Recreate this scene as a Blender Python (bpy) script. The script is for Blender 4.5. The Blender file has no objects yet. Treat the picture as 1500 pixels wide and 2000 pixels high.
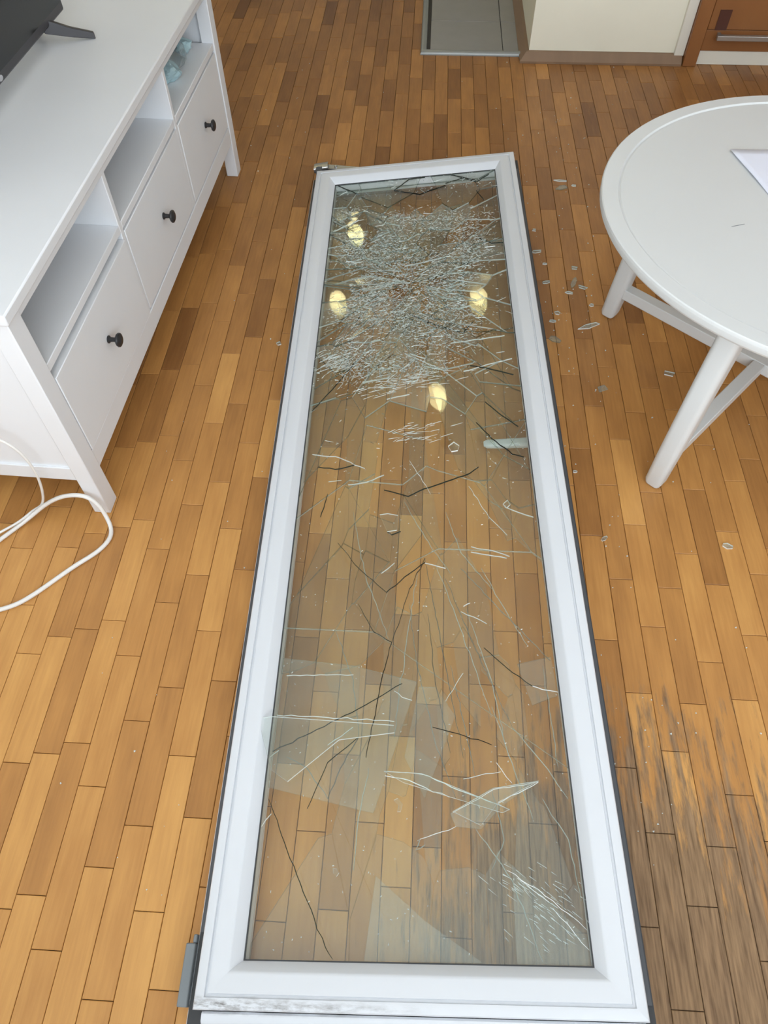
import bpy, bmesh, math, random
from mathutils import Vector, Matrix

S = bpy.context.scene
COL = S.collection
random.seed(7)
R = math.radians

# ------------------------------------------------------------------ camera
CAM_POS = Vector((0.0, 0.0, 1.33))
FW = Vector((-0.0360908, 0.5735190, -0.8183969))
RT = Vector((0.9984679, 0.0550654, -0.0054429))
UP = Vector((-0.0419437, 0.8173395, 0.5746276))
FPX = 1396.65
cd = bpy.data.cameras.new('camera')
cd.sensor_fit = 'VERTICAL'; cd.sensor_height = 36.0; cd.sensor_width = 27.0
cd.lens = FPX / 2000 * 36.0
cd.clip_start = 0.02
cam = bpy.data.objects.new('camera', cd); COL.objects.link(cam)
cam.matrix_world = Matrix(((RT.x, UP.x, -FW.x, CAM_POS.x), (RT.y, UP.y, -FW.y, CAM_POS.y), (RT.z, UP.z, -FW.z, CAM_POS.z), (0, 0, 0, 1)))
S.camera = cam

# ------------------------------------------------------------------ world and daylight
w = bpy.data.worlds.new('daylight'); S.world = w; w.use_nodes = True
bg = w.node_tree.nodes['Background']
bg.inputs[0].default_value = (0.86, 0.93, 1.0, 1); bg.inputs[1].default_value = 0.8

def area(name, loc, rot, sx, sy, energy, col):
    l = bpy.data.lights.new(name, 'AREA'); l.shape = 'RECTANGLE'; l.size = sx; l.size_y = sy; l.energy = energy; l.color = col
    o = bpy.data.objects.new(name, l); COL.objects.link(o); o.location = loc; o.rotation_euler = rot
    return o
# daylight entering through the wide balcony opening behind the photographer
area('window_daylight', (0.55, -1.32, 1.55), (R(128), 0, 0), 3.0, 1.8, 112, (0.86, 0.935, 1.0))
# weak fill light added at the right-hand wall to brighten the room
area('side_fill_light', (3.55, 1.3, 1.5), (R(78), 0, R(90)), 1.6, 1.3, 4, (1.0, 0.97, 0.92))

S.view_settings.view_transform = 'Standard'; S.view_settings.look = 'None'
S.view_settings.exposure = 0.0; S.view_settings.gamma = 1.0
try: S.view_settings.use_curve_mapping = False
except Exception: pass
S.cycles.transparent_max_bounces = 20
S.cycles.use_light_tree = False
S.cycles.max_bounces = 5; S.cycles.diffuse_bounces = 4; S.cycles.glossy_bounces = 3
S.cycles.use_adaptive_sampling = True; S.cycles.adaptive_threshold = 0.025
S.cycles.use_denoising = True

# ------------------------------------------------------------------ helpers
def tag(o, label=None, cat=None, group=None, kind=None):
    if label: o['label'] = label
    if cat: o['category'] = cat
    if group: o['group'] = group
    if kind: o['kind'] = kind
    return o

def empty(name, loc=(0, 0, 0), rz=0.0):
    o = bpy.data.objects.new(name, None); COL.objects.link(o)
    o.empty_display_size = 0.05; o.location = loc; o.rotation_euler = (0, 0, rz)
    return o

class MB:
    """collects shapes and links them as one mesh object"""
    def __init__(self): self.v = []; self.f = []; self.m = []; self.attr = []
    def add(self, vs, fs, mi=0, val=0.0):
        b = len(self.v); self.v += [tuple(p) for p in vs]
        for f in fs: self.f.append([b + i for i in f]); self.m.append(mi); self.attr.append(val)
        return self
    def box(self, x0, x1, y0, y1, z0, z1, mi=0, val=0.0):
        return self.add([(x0, y0, z0), (x1, y0, z0), (x1, y1, z0), (x0, y1, z0), (x0, y0, z1), (x1, y0, z1), (x1, y1, z1), (x0, y1, z1)],
                        [(0, 3, 2, 1), (4, 5, 6, 7), (0, 1, 5, 4), (1, 2, 6, 5), (2, 3, 7, 6), (3, 0, 4, 7)], mi, val)
    def prism(self, poly, z0, z1, mi=0, ms=None, val=0.0):
        n = len(poly); vs = [(x, y, z0) for x, y in poly] + [(x, y, z1) for x, y in poly]
        self.add(vs, [tuple(range(n - 1, -1, -1)), tuple(range(n, 2 * n))], mi, val)
        b = len(self.v) - 2 * n
        for i in range(n):
            j = (i + 1) % n
            self.f.append([b + i, b + j, b + n + j, b + n + i]); self.m.append(mi if ms is None else ms); self.attr.append(val)
        return self
    def loft(self, rings, cap=True, mi=0, closed=True):
        n = len(rings[0]); vs = [p for r in rings for p in r]; fs = []
        for k in range(len(rings) - 1):
            for i in range(n if closed else n - 1):
                j = (i + 1) % n
                fs.append((k * n + i, k * n + j, (k + 1) * n + j, (k + 1) * n + i))
        if cap:
            fs.append(tuple(range(n - 1, -1, -1))); fs.append(tuple((len(rings) - 1) * n + i for i in range(n)))
        return self.add(vs, fs, mi)
    def lathe(self, prof, seg=32, c=(0, 0, 0), mi=0):
        rings = [[(c[0] + r * math.cos(2 * math.pi * i / seg), c[1] + r * math.sin(2 * math.pi * i / seg), c[2] + z) for i in range(seg)] for r, z in prof]
        return self.loft(rings, True, mi)
    def build(self, name, mats, parent=None, bevel=0.0, smooth=False, seg=2, attr=None, angle=40):
        me = bpy.data.meshes.new(name); me.from_pydata(self.v, [], self.f); 
        for m in (mats if isinstance(mats, (list, tuple)) else [mats]): me.materials.append(m)
        me.polygons.foreach_set('material_index', self.m)
        if attr:
            a = me.attributes.new(attr, 'FLOAT', 'FACE'); a.data.foreach_set('value', self.attr)
        bm = bmesh.new(); bm.from_mesh(me); bmesh.ops.recalc_face_normals(bm, faces=bm.faces); bm.to_mesh(me); bm.free()
        me.update()
        o = bpy.data.objects.new(name, me); COL.objects.link(o)
        if parent: o.parent = parent
        if smooth or bevel:
            me.polygons.foreach_set('use_smooth', [True] * len(me.polygons))
            if hasattr(me, 'set_sharp_from_angle'): me.set_sharp_from_angle(angle=R(angle))
        if bevel:
            b = o.modifiers.new('bevel', 'BEVEL'); b.width = bevel; b.segments = seg; b.limit_method = 'ANGLE'; b.angle_limit = R(40)
        return o

def tube(name, pts, rad, mat, parent=None, res=3, cyclic=False):
    cu = bpy.data.curves.new(name, 'CURVE'); cu.dimensions = '3D'; cu.bevel_depth = rad; cu.bevel_resolution = res; cu.use_fill_caps = True; cu.resolution_u = 10
    sp = cu.splines.new('NURBS'); sp.points.add(len(pts) - 1); sp.order_u = 4; sp.use_endpoint_u = True
    for p, q in zip(sp.points, pts): p.co = (*q, 1)
    tmp = bpy.data.objects.new('tmp', cu); COL.objects.link(tmp)
    me = bpy.data.meshes.new_from_object(tmp.evaluated_get(bpy.context.evaluated_depsgraph_get()))
    bpy.data.objects.remove(tmp); bpy.data.curves.remove(cu)
    me.name = name; me.materials.clear(); me.materials.append(mat)
    me.polygons.foreach_set('use_smooth', [True] * len(me.polygons))
    o = bpy.data.objects.new(name, me); COL.objects.link(o)
    if parent: o.parent = parent
    return o

# ------------------------------------------------------------------ materials
def nmat(name):
    m = bpy.data.materials.new(name); m.use_nodes = True
    nt = m.node_tree; b = nt.nodes['Principled BSDF']
    return m, nt, b
def node(nt, t, **kw):
    n = nt.nodes.new(t)
    for k, v in kw.items(): setattr(n, k, v)
    return n
def plain(name, col, rough=0.5, metal=0.0, spec=0.5, var=0.06, scale=8.0, bump=0.0, bscale=60.0):
    """plain paint or plastic with slight procedural unevenness"""
    m, nt, b = nmat(name)
    tc = node(nt, 'ShaderNodeTexCoord'); nz = node(nt, 'ShaderNodeTexNoise'); nz.inputs['Scale'].default_value = scale; nz.inputs['Detail'].default_value = 4
    nt.links.new(tc.outputs['Object'], nz.inputs['Vector'])
    mx = node(nt, 'ShaderNodeMix', data_type='RGBA')
    mx.inputs[6].default_value = (*[c * (1 - var) for c in col], 1); mx.inputs[7].default_value = (*[min(1, c * (1 + var)) for c in col], 1)
    nt.links.new(nz.outputs['Fac'], mx.inputs[0]); nt.links.new(mx.outputs[2], b.inputs['Base Color'])
    b.inputs['Roughness'].default_value = rough; b.inputs['Metallic'].default_value = metal; b.inputs['Specular IOR Level'].default_value = spec
    if bump:
        n2 = node(nt, 'ShaderNodeTexNoise'); n2.inputs['Scale'].default_value = bscale
        nt.links.new(tc.outputs['Object'], n2.inputs['Vector'])
        bp = node(nt, 'ShaderNodeBump'); bp.inputs['Strength'].default_value = bump; bp.inputs['Distance'].default_value = 0.002
        nt.links.new(n2.outputs['Fac'], bp.inputs['Height']); nt.links.new(bp.outputs['Normal'], b.inputs['Normal'])
    return m

def math_n(nt, op, a, bb=None, c=None):
    n = node(nt, 'ShaderNodeMath', operation=op)
    for i, v in enumerate((a, bb, c)):
        if v is None: continue
        if isinstance(v, (int, float)): n.inputs[i].default_value = v
        else: nt.links.new(v, n.inputs[i])
    return n.outputs[0]

def parquet_mat(name, src):
    m, nt, b = nmat(name)
    at = node(nt, 'ShaderNodeAttribute', attribute_name='tone', attribute_type=src); tone = at.outputs['Fac']
    geo = node(nt, 'ShaderNodeNewGeometry')
    off = node(nt, 'ShaderNodeCombineXYZ')
    nt.links.new(math_n(nt, 'MULTIPLY', tone, 37.0), off.inputs['X']); nt.links.new(math_n(nt, 'MULTIPLY', tone, 91.0), off.inputs['Y'])
    va = node(nt, 'ShaderNodeVectorMath', operation='ADD'); nt.links.new(geo.outputs['Position'], va.inputs[0]); nt.links.new(off.outputs[0], va.inputs[1])
    mp = node(nt, 'ShaderNodeMapping'); mp.inputs['Scale'].default_value = (150, 9, 60); nt.links.new(va.outputs[0], mp.inputs['Vector'])
    gr = node(nt, 'ShaderNodeTexNoise'); gr.inputs['Scale'].default_value = 1.0; gr.inputs['Detail'].default_value = 5; gr.inputs['Roughness'].default_value = 0.6
    nt.links.new(mp.outputs[0], gr.inputs['Vector'])
    mp2 = node(nt, 'ShaderNodeMapping'); mp2.inputs['Scale'].default_value = (22, 6, 10); nt.links.new(va.outputs[0], mp2.inputs['Vector'])
    cl = node(nt, 'ShaderNodeTexNoise'); cl.inputs['Scale'].default_value = 1.0; cl.inputs['Detail'].default_value = 2; nt.links.new(mp2.outputs[0], cl.inputs['Vector'])
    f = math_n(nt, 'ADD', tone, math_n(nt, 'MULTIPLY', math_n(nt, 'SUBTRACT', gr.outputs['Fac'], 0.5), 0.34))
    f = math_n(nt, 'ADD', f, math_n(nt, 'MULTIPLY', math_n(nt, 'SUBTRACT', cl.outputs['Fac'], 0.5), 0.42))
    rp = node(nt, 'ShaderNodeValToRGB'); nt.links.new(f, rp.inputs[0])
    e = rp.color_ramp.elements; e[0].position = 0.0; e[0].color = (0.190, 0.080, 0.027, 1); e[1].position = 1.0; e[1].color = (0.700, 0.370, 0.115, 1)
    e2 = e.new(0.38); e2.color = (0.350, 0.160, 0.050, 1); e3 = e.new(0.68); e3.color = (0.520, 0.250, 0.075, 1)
    # worn, greyed patch where the varnish has gone in front of the balcony door
    sp = node(nt, 'ShaderNodeSeparateXYZ'); nt.links.new(geo.outputs['Position'], sp.inputs[0])
    dx = math_n(nt, 'MULTIPLY', math_n(nt, 'SUBTRACT', sp.outputs[0], 0.40), 1 / 0.40)
    dy = math_n(nt, 'MULTIPLY', math_n(nt, 'SUBTRACT', sp.outputs[1], -0.05), 1 / 0.56)
    rr = math_n(nt, 'SQRT', math_n(nt, 'ADD', math_n(nt, 'MULTIPLY', dx, dx), math_n(nt, 'MULTIPLY', dy, dy)))
    mp3 = node(nt, 'ShaderNodeMapping'); mp3.inputs['Scale'].default_value = (60, 7, 1); nt.links.new(geo.outputs['Position'], mp3.inputs['Vector'])
    wn = node(nt, 'ShaderNodeTexNoise'); wn.inputs['Scale'].default_value = 1.0; wn.inputs['Detail'].default_value = 8; wn.inputs['Roughness'].default_value = 0.7
    nt.links.new(mp3.outputs[0], wn.inputs['Vector'])
    wf = math_n(nt, 'ADD', math_n(nt, 'SUBTRACT', 1.0, rr), math_n(nt, 'MULTIPLY', math_n(nt, 'SUBTRACT', wn.outputs['Fac'], 0.5), 2.1))
    wr = node(nt, 'ShaderNodeMapRange'); wr.inputs['From Min'].default_value = 0.0; wr.inputs['From Max'].default_value = 0.30; nt.links.new(wf, wr.inputs['Value'])
    mp4 = node(nt, 'ShaderNodeMapping'); mp4.inputs['Scale'].default_value = (190, 14, 1); nt.links.new(geo.outputs['Position'], mp4.inputs['Vector'])
    wg = node(nt, 'ShaderNodeTexNoise'); wg.inputs['Detail'].default_value = 4; wg.inputs['Scale'].default_value = 1.0; nt.links.new(mp4.outputs[0], wg.inputs['Vector'])
    wc = node(nt, 'ShaderNodeValToRGB'); nt.links.new(wg.outputs['Fac'], wc.inputs[0])
    wc.color_ramp.elements[0].position = .3; wc.color_ramp.elements[0].color = (0.105, 0.072, 0.048, 1); wc.color_ramp.elements[1].position = .72; wc.color_ramp.elements[1].color = (0.36, 0.24, 0.14, 1)
    mx = node(nt, 'ShaderNodeMix', data_type='RGBA'); nt.links.new(math_n(nt, 'MULTIPLY', wr.outputs[0], 0.85), mx.inputs[0]); nt.links.new(rp.outputs[0], mx.inputs[6]); nt.links.new(wc.outputs[0], mx.inputs[7])
    nt.links.new(mx.outputs[2], b.inputs['Base Color'])
    ro = math_n(nt, 'ADD', 0.36, math_n(nt, 'MULTIPLY', wr.outputs[0], 0.25))
    nt.links.new(ro, b.inputs['Roughness']); b.inputs['Specular IOR Level'].default_value = 0.28
    bp = node(nt, 'ShaderNodeBump'); bp.inputs['Strength'].default_value = 0.12; bp.inputs['Distance'].default_value = 0.001
    nt.links.new(gr.outputs['Fac'], bp.inputs['Height']); nt.links.new(bp.outputs['Normal'], b.inputs['Normal'])
    return m

def glass_mat(name, tint, haze, rough=0.02):
    """thin clear sheet: passes light, mirrors by angle, carries a little dust"""
    m = bpy.data.materials.new(name); m.use_nodes = True; nt = m.node_tree; nt.nodes.clear()
    out = node(nt, 'ShaderNodeOutputMaterial'); geo = node(nt, 'ShaderNodeNewGeometry')
    dt = node(nt, 'ShaderNodeVectorMath', operation='DOT_PRODUCT'); nt.links.new(geo.outputs['Normal'], dt.inputs[0]); nt.links.new(geo.outputs['Incoming'], dt.inputs[1])
    cth = math_n(nt, 'ABSOLUTE', dt.outputs['Value'])
    fr = math_n(nt, 'ADD', 0.038, math_n(nt, 'MULTIPLY', 0.95, math_n(nt, 'POWER', math_n(nt, 'SUBTRACT', 1.0, cth), 5.0)))
    tr = node(nt, 'ShaderNodeBsdfTransparent'); tr.inputs[0].default_value = (*tint, 1)
    gl = node(nt, 'ShaderNodeBsdfGlossy'); gl.inputs['Roughness'].default_value = rough
    mx = node(nt, 'ShaderNodeMixShader'); nt.links.new(fr, mx.inputs[0]); nt.links.new(tr.outputs[0], mx.inputs[1]); nt.links.new(gl.outputs[0], mx.inputs[2])
    df = node(nt, 'ShaderNodeBsdfDiffuse'); df.inputs[0].default_value = (0.80, 0.84, 0.80, 1)
    nz = node(nt, 'ShaderNodeTexNoise'); nz.inputs['Scale'].default_value = 14.0; nz.inputs['Detail'].default_value = 5; nt.links.new(geo.outputs['Position'], nz.inputs['Vector'])
    hz = math_n(nt, 'MULTIPLY', nz.outputs['Fac'], haze * 2)
    m2 = node(nt, 'ShaderNodeMixShader'); nt.links.new(hz, m2.inputs[0]); nt.links.new(mx.outputs[0], m2.inputs[1]); nt.links.new(df.outputs[0], m2.inputs[2])
    nt.links.new(m2.outputs[0], out.inputs[0])
    return m

def edge_mat(name, c0, c1, src, trans, rough=0.12, spec=1.0):
    """broken glass edge: dark bottle green facets, pale ones with glints put into the colour"""
    m = bpy.data.materials.new(name); m.use_nodes = True; nt = m.node_tree; nt.nodes.clear()
    out = node(nt, 'ShaderNodeOutputMaterial')
    if src == 'RANDOM': v = node(nt, 'ShaderNodeObjectInfo').outputs['Random']
    else: v = node(nt, 'ShaderNodeAttribute', attribute_name='tone', attribute_type=src).outputs['Fac']
    rp = node(nt, 'ShaderNodeValToRGB'); nt.links.new(v, rp.inputs[0])
    e = rp.color_ramp.elements; e[0].position = 0.12; e[0].color = (*c0, 1); e[1].position = 0.7; e[1].color = (*c1, 1)
    b = node(nt, 'ShaderNodeBsdfPrincipled'); nt.links.new(rp.outputs[0], b.inputs['Base Color']); b.inputs['Roughness'].default_value = rough; b.inputs['Specular IOR Level'].default_value = spec
    tr = node(nt, 'ShaderNodeBsdfTransparent'); tr.inputs[0].default_value = (0.86, 0.93, 0.89, 1)
    mx = node(nt, 'ShaderNodeMixShader'); mx.inputs[0].default_value = trans; nt.links.new(b.outputs[0], mx.inputs[1]); nt.links.new(tr.outputs[0], mx.inputs[2])
    nt.links.new(mx.outputs[0], out.inputs[0])
    return m

def dirty_pvc(name, col):
    """white window plastic with grey grime, strongest near the bottom rail's outer step"""
    m, nt, b = nmat(name)
    tc = node(nt, 'ShaderNodeTexCoord'); sp = node(nt, 'ShaderNodeSeparateXYZ'); nt.links.new(tc.outputs['Object'], sp.inputs[0])
    nz = node(nt, 'ShaderNodeTexNoise'); nz.inputs['Scale'].default_value = 26.0; nz.inputs['Detail'].default_value = 7; nz.inputs['Roughness'].default_value = 0.7
    mp = node(nt, 'ShaderNodeMapping'); mp.inputs['Scale'].default_value = (1, 3.5, 1); nt.links.new(tc.outputs['Object'], mp.inputs['Vector']); nt.links.new(mp.outputs[0], nz.inputs['Vector'])
    # grime stays in the drip step of the bottom rail
    band = math_n(nt, 'SUBTRACT', 1.0, math_n(nt, 'MULTIPLY', math_n(nt, 'ABSOLUTE', math_n(nt, 'SUBTRACT', sp.outputs[1], 0.006)), 1 / 0.013))
    band = math_n(nt, 'MAXIMUM', band, 0.0)
    lf = node(nt, 'ShaderNodeMapRange'); lf.inputs['From Min'].default_value = 0.36; lf.inputs['From Max'].default_value = 0.04; nt.links.new(sp.outputs[0], lf.inputs['Value'])
    g = math_n(nt, 'MULTIPLY', band, math_n(nt, 'MULTIPLY', lf.outputs[0], 1.0))
    g = math_n(nt, 'MULTIPLY', g, math_n(nt, 'MULTIPLY', math_n(nt, 'MAXIMUM', math_n(nt, 'SUBTRACT', nz.outputs['Fac'], 0.44), 0.0), 6.0))
    g = math_n(nt, 'MINIMUM', g, 0.85)
    n2 = node(nt, 'ShaderNodeTexNoise'); n2.inputs['Scale'].default_value = 5.0; n2.inputs['Detail'].default_value = 3; nt.links.new(tc.outputs['Object'], n2.inputs['Vector'])
    m1 = node(nt, 'ShaderNodeMix', data_type='RGBA'); m1.inputs[6].default_value = (*[c * .94 for c in col], 1); m1.inputs[7].default_value = (*col, 1); nt.links.new(n2.outputs['Fac'], m1.inputs[0])
    mx = node(nt, 'ShaderNodeMix', data_type='RGBA'); nt.links.new(g, mx.inputs[0]); nt.links.new(m1.outputs[2], mx.inputs[6]); mx.inputs[7].default_value = (0.13, 0.11, 0.095, 1)
    nt.links.new(mx.outputs[2], b.inputs['Base Color']); b.inputs['Roughness'].default_value = 0.34
    return m

def wood_mat(name, ca, cb, sc=(3, 3, 26), rough=0.4):
    m, nt, b = nmat(name)
    tc = node(nt, 'ShaderNodeTexCoord'); mp = node(nt, 'ShaderNodeMapping'); mp.inputs['Scale'].default_value = sc; nt.links.new(tc.outputs['Object'], mp.inputs['Vector'])
    nz = node(nt, 'ShaderNodeTexNoise'); nz.inputs['Scale'].default_value = 1.4; nz.inputs['Detail'].default_value = 5; nz.inputs['Distortion'].default_value = 0.6; nt.links.new(mp.outputs[0], nz.inputs['Vector'])
    mx = node(nt, 'ShaderNodeMix', data_type='RGBA'); mx.inputs[6].default_value = (*ca, 1); mx.inputs[7].default_value = (*cb, 1); nt.links.new(nz.outputs['Fac'], mx.inputs[0])
    nt.links.new(mx.outputs[2], b.inputs['Base Color']); b.inputs['Roughness'].default_value = rough
    return m

def emit_mat(name, col, st):
    m, nt, b = nmat(name); b.inputs['Base Color'].default_value = (*col, 1); b.inputs['Emission Color'].default_value = (*col, 1); b.inputs['Emission Strength'].default_value = st
    return m

M = {}
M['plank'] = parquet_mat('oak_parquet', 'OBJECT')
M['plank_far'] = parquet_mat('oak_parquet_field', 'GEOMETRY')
M['sub'] = plain('parquet_joint', (0.045, 0.028, 0.016), 0.9)
M['cream'] = plain('cream_wall_paint', (0.88, 0.86, 0.72), 0.75, var=0.03, bump=0.1)
M['offwhite'] = plain('room_paint', (0.84, 0.84, 0.81), 0.8, var=0.03)
M['ceil'] = plain('ceiling_paint', (0.90, 0.905, 0.90), 0.85, var=0.02)
M['white_trim'] = plain('white_trim_paint', (0.80, 0.78, 0.69), 0.45, var=0.03)
M['skirt'] = wood_mat('brown_skirting', (0.20, 0.125, 0.075), (0.30, 0.19, 0.115), (14, 3, 3), 0.5)
M['tile'] = plain('grey_floor_tile', (0.31, 0.30, 0.285), 0.32, var=0.12, scale=14)
M['grout'] = plain('dark_grout', (0.06, 0.055, 0.05), 0.9)
M['edge_trim'] = plain('grey_edge_trim', (0.30, 0.31, 0.30), 0.35, metal=0.35)
M['pvc'] = dirty_pvc('white_window_plastic', (0.725, 0.75, 0.785))
M['gasket'] = plain('dark_rubber_gasket', (0.045, 0.047, 0.05), 0.6)
M['spacer'] = plain('grey_glazing_spacer', (0.66, 0.69, 0.70), 0.45)
M['steel'] = plain('window_fitting_steel', (0.50, 0.50, 0.50), 0.25, metal=0.9)
M['strip'] = plain('dark_lock_strip', (0.085, 0.09, 0.10), 0.5)
M['hinge'] = plain('grey_hinge_cover', (0.21, 0.235, 0.25), 0.45)
M['bench'] = plain('white_bench_stain', (0.80, 0.815, 0.835), 0.42, var=0.03, scale=5)
M['knob'] = plain('black_knob', (0.022, 0.022, 0.024), 0.35)
M['table'] = plain('white_table_lacquer', (0.68, 0.695, 0.69), 0.38, var=0.03, scale=4)
M['black'] = plain('tv_black_plastic', (0.045, 0.043, 0.047), 0.4)
M['screen'] = plain('tv_dark_screen', (0.012, 0.014, 0.016), 0.12)
M['logo'] = plain('tv_mark_grey', (0.45, 0.45, 0.47), 0.4)
M['cable'] = plain('white_cable_jacket', (0.80, 0.78, 0.74), 0.45, var=0.02)
M['paper'] = plain('white_paper', (0.80, 0.82, 0.93), 0.8, var=0.02)
M['cabwood'] = wood_mat('orange_brown_wood', (0.20, 0.075, 0.024), (0.36, 0.155, 0.050), (3, 3, 2), 0.38)
M['cabdark'] = wood_mat('dark_plum', (0.060, 0.020, 0.014), (0.105, 0.036, 0.022), (3, 3, 10), 0.4)
M['bar'] = plain('brushed_metal_bar', (0.50, 0.49, 0.46), 0.35, metal=0.8)
M['glass'] = glass_mat('clear_window_glass', (0.970, 0.988, 0.978), 0.009)
M['glass_in'] = glass_mat('inner_window_glass', (0.965, 0.985, 0.972), 0.009)
M['glass_crazed'] = glass_mat('crazed_window_glass', (0.945, 0.975, 0.96), 0.055, 0.08)
M['glass_dusty'] = glass_mat('dusty_window_glass', (0.965, 0.985, 0.975), 0.050)
M['chip'] = glass_mat('glass_chip_face', (0.93, 0.97, 0.95), 0.10)
M['edge'] = edge_mat('broken_glass_edge', (0.018, 0.035, 0.028), (0.80, 0.88, 0.84), 'RANDOM', 0.48)
M['edge_soft'] = edge_mat('inner_glass_edge', (0.03, 0.045, 0.038), (0.60, 0.68, 0.63), 'RANDOM', 0.64)
M['crush'] = edge_mat('crushed_glass', (0.09, 0.15, 0.12), (0.90, 0.96, 0.93), 'GEOMETRY', 0.34)
M['crack_d'] = edge_mat('dark_crack', (0.010, 0.012, 0.010), (0.03, 0.04, 0.03), 'RANDOM', 0.03, 0.5, 0.1)
M['crack_b'] = edge_mat('bright_crack', (0.70, 0.78, 0.74), (0.93, 0.96, 0.94), 'RANDOM', 0.10)  # glints of the crack edges put into the near-white colour
M['crack_s'] = edge_mat('soft_crack', (0.02, 0.025, 0.02), (0.55, 0.62, 0.56), 'RANDOM', 0.45)
M['teal'] = plain('teal_plastic_film', (0.42, 0.59, 0.63), 0.25, var=0.3, scale=30)
M['film'] = glass_mat('clear_plastic_film', (0.80, 0.86, 0.88), 0.14, 0.15)
M['lampglass'] = emit_mat('lit_lamp_shade', (1.0, 0.86, 0.45), 9.0)
M['lampglass'].cycles.emission_sampling = 'NONE'
M['winglass'] = glass_mat('window_pane', (0.97, 0.99, 0.98), 0.0)

# ------------------------------------------------------------------ room shell
X0, X1, Y0, Y1, ZC = -1.24, 3.5, -1.2, 6.3, 2.55
fl = MB().box(X0, X1, Y0, Y1, -0.08, -0.0075).build('floor', M['sub']); tag(fl, 'worn oak strip parquet floor of the living room', 'floor', kind='structure')
o = MB().box(X0, X1, Y0, Y1, ZC, ZC + .1).build('ceiling', M['ceil']); tag(o, 'plain off-white ceiling of the room', 'ceiling', kind='structure')
o = MB().box(X0 - .1, X0, Y0, Y1, -.08, ZC).build('wall_left', M['offwhite']); tag(o, 'off-white wall behind the white television bench', 'wall', kind='structure')
o = MB().box(X0, X1, Y1, Y1 + .1, -.08, ZC).build('wall_far', M['offwhite']); tag(o, 'off-white wall at the far end of the room', 'wall', kind='structure')
# right wall with an opening added for the side fill light
m = MB(); ya, yb, za, zb = .5, 2.1, .85, 2.15
m.box(X1, X1 + .1, Y0, ya, -.08, ZC).box(X1, X1 + .1, yb, Y1, -.08, ZC).box(X1, X1 + .1, ya, yb, -.08, za).box(X1, X1 + .1, ya, yb, zb, ZC)
tag(m.build('wall_right', M['offwhite']), 'off-white side wall with an added opening', 'wall', kind='structure')
# window wall with the wide balcony opening the door leaf came from
m = MB(); xa, xb, zb2 = -1.0, 2.1, 2.45
m.box(X0, xa, Y0 - .1, Y0, -.08, ZC).box(xb, X1, Y0 - .1, Y0, -.08, ZC).box(xa, xb, Y0 - .1, Y0, zb2, ZC)
tag(m.build('wall_window', M['offwhite']), 'wall with the open balcony doorway behind the viewer', 'wall', kind='structure')
m = MB(); m.box(xa, xa + .06, Y0 - .08, Y0 - .02, -.0, zb2).box(xb - .06, xb, Y0 - .08, Y0 - .02, 0, zb2).box(xa + .06, xb - .06, Y0 - .08, Y0 - .02, zb2 - .06, zb2).box(.85, .91, Y0 - .08, Y0 - .02, 0, zb2 - .06)
tag(m.build('window_1', M['pvc']), 'white plastic balcony window frame', 'window', kind='structure')

# ---- parquet planks 5 x 25 cm
PW, PL = 0.0502, 0.2515
def px(p):
    d = p - CAM_POS; z = d.dot(FW)
    if z <= .05: return None
    return (750 + FPX * d.dot(RT) / z, 1000 - FPX * d.dot(UP) / z)
cands = []
rng = random.Random(31)
nx0 = int((X0 + .03) / PW) - 1
for k in range(nx0, 44):
    xl = 0.028 + PW * k
    if xl < X0 + .004 or xl + PW > 2.25: continue
    offk = (k % 2) * .105 + (k % 5) * .013 + rng.uniform(-.02, .02)
    if -.66 < xl + PW / 2 < -.61: offk = (1.364 % PL)
    for j in range(-5, 22):
        ys = offk + PL * j
        y0, y1 = max(ys, Y0 + .01), min(ys + PL, 5.2)
        if y1 - y0 < .04: continue
        x0_, x1_ = xl, xl + PW
        xm = (x0_ + x1_) / 2
        if xm > -.035 and y1 > 3.24:      # tiled recess and back wall begin here
            y1 = 3.24
            if y1 - y0 < .03: continue
        tone = max(.36, min(.80, .80 - .165 * (y0 + y1) / 2)) + rng.gauss(0, .10)   # mean tone set paler towards the balcony door, darker further off
        if rng.random() < .08: tone -= .17
        if -.66 < xm < -.61 and abs(y0 - 1.364) < .03: tone = .2
        tone = max(-.05, min(1.0, tone))
        pc = [px(Vector((x, y, 0))) for x, y in ((x0_, y0), (x1_, y0), (x1_, y1), (x0_, y1))]
        a = 0
        if all(pc):
            cx = sum(p[0] for p in pc) / 4; cy = sum(p[1] for p in pc) / 4
            if -20 < cx < 1520 and -20 < cy < 2020:
                a = abs(sum(pc[i][0] * pc[(i + 1) % 4][1] - pc[(i + 1) % 4][0] * pc[i][1] for i in range(4))) / 2
            if xm < -.70 and .92 < y0 < 2.2: a = 0
        cands.append((a, x0_, x1_, y0, y1, tone))
cands.sort(key=lambda t: -t[0])
def plank_mesh(L):
    g, ch, zb = .0005, .0009, -.0075
    x, y = PW / 2 - g, L / 2 - g
    m = MB()
    vs = [(-x, -y, zb), (x, -y, zb), (x, y, zb), (-x, y, zb), (-x, -y, -ch), (x, -y, -ch), (x, y, -ch), (-x, y, -ch),
          (-x + ch, -y + ch, 0), (x - ch, -y + ch, 0), (x - ch, y - ch, 0), (-x + ch, y - ch, 0)]
    fs = [(0, 1, 5, 4), (1, 2, 6, 5), (2, 3, 7, 6), (3, 0, 4, 7), (4, 5, 9, 8), (5, 6, 10, 9), (6, 7, 11, 10), (7, 4, 8, 11), (8, 9, 10, 11)]
    return vs, fs
pv, pf = plank_mesh(PL)
pm = bpy.data.meshes.new('plank'); pm.from_pydata(pv, [], pf); pm.materials.append(M['plank'])
NP = 0; rest = MB(); mesh_by_len = {}
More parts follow.
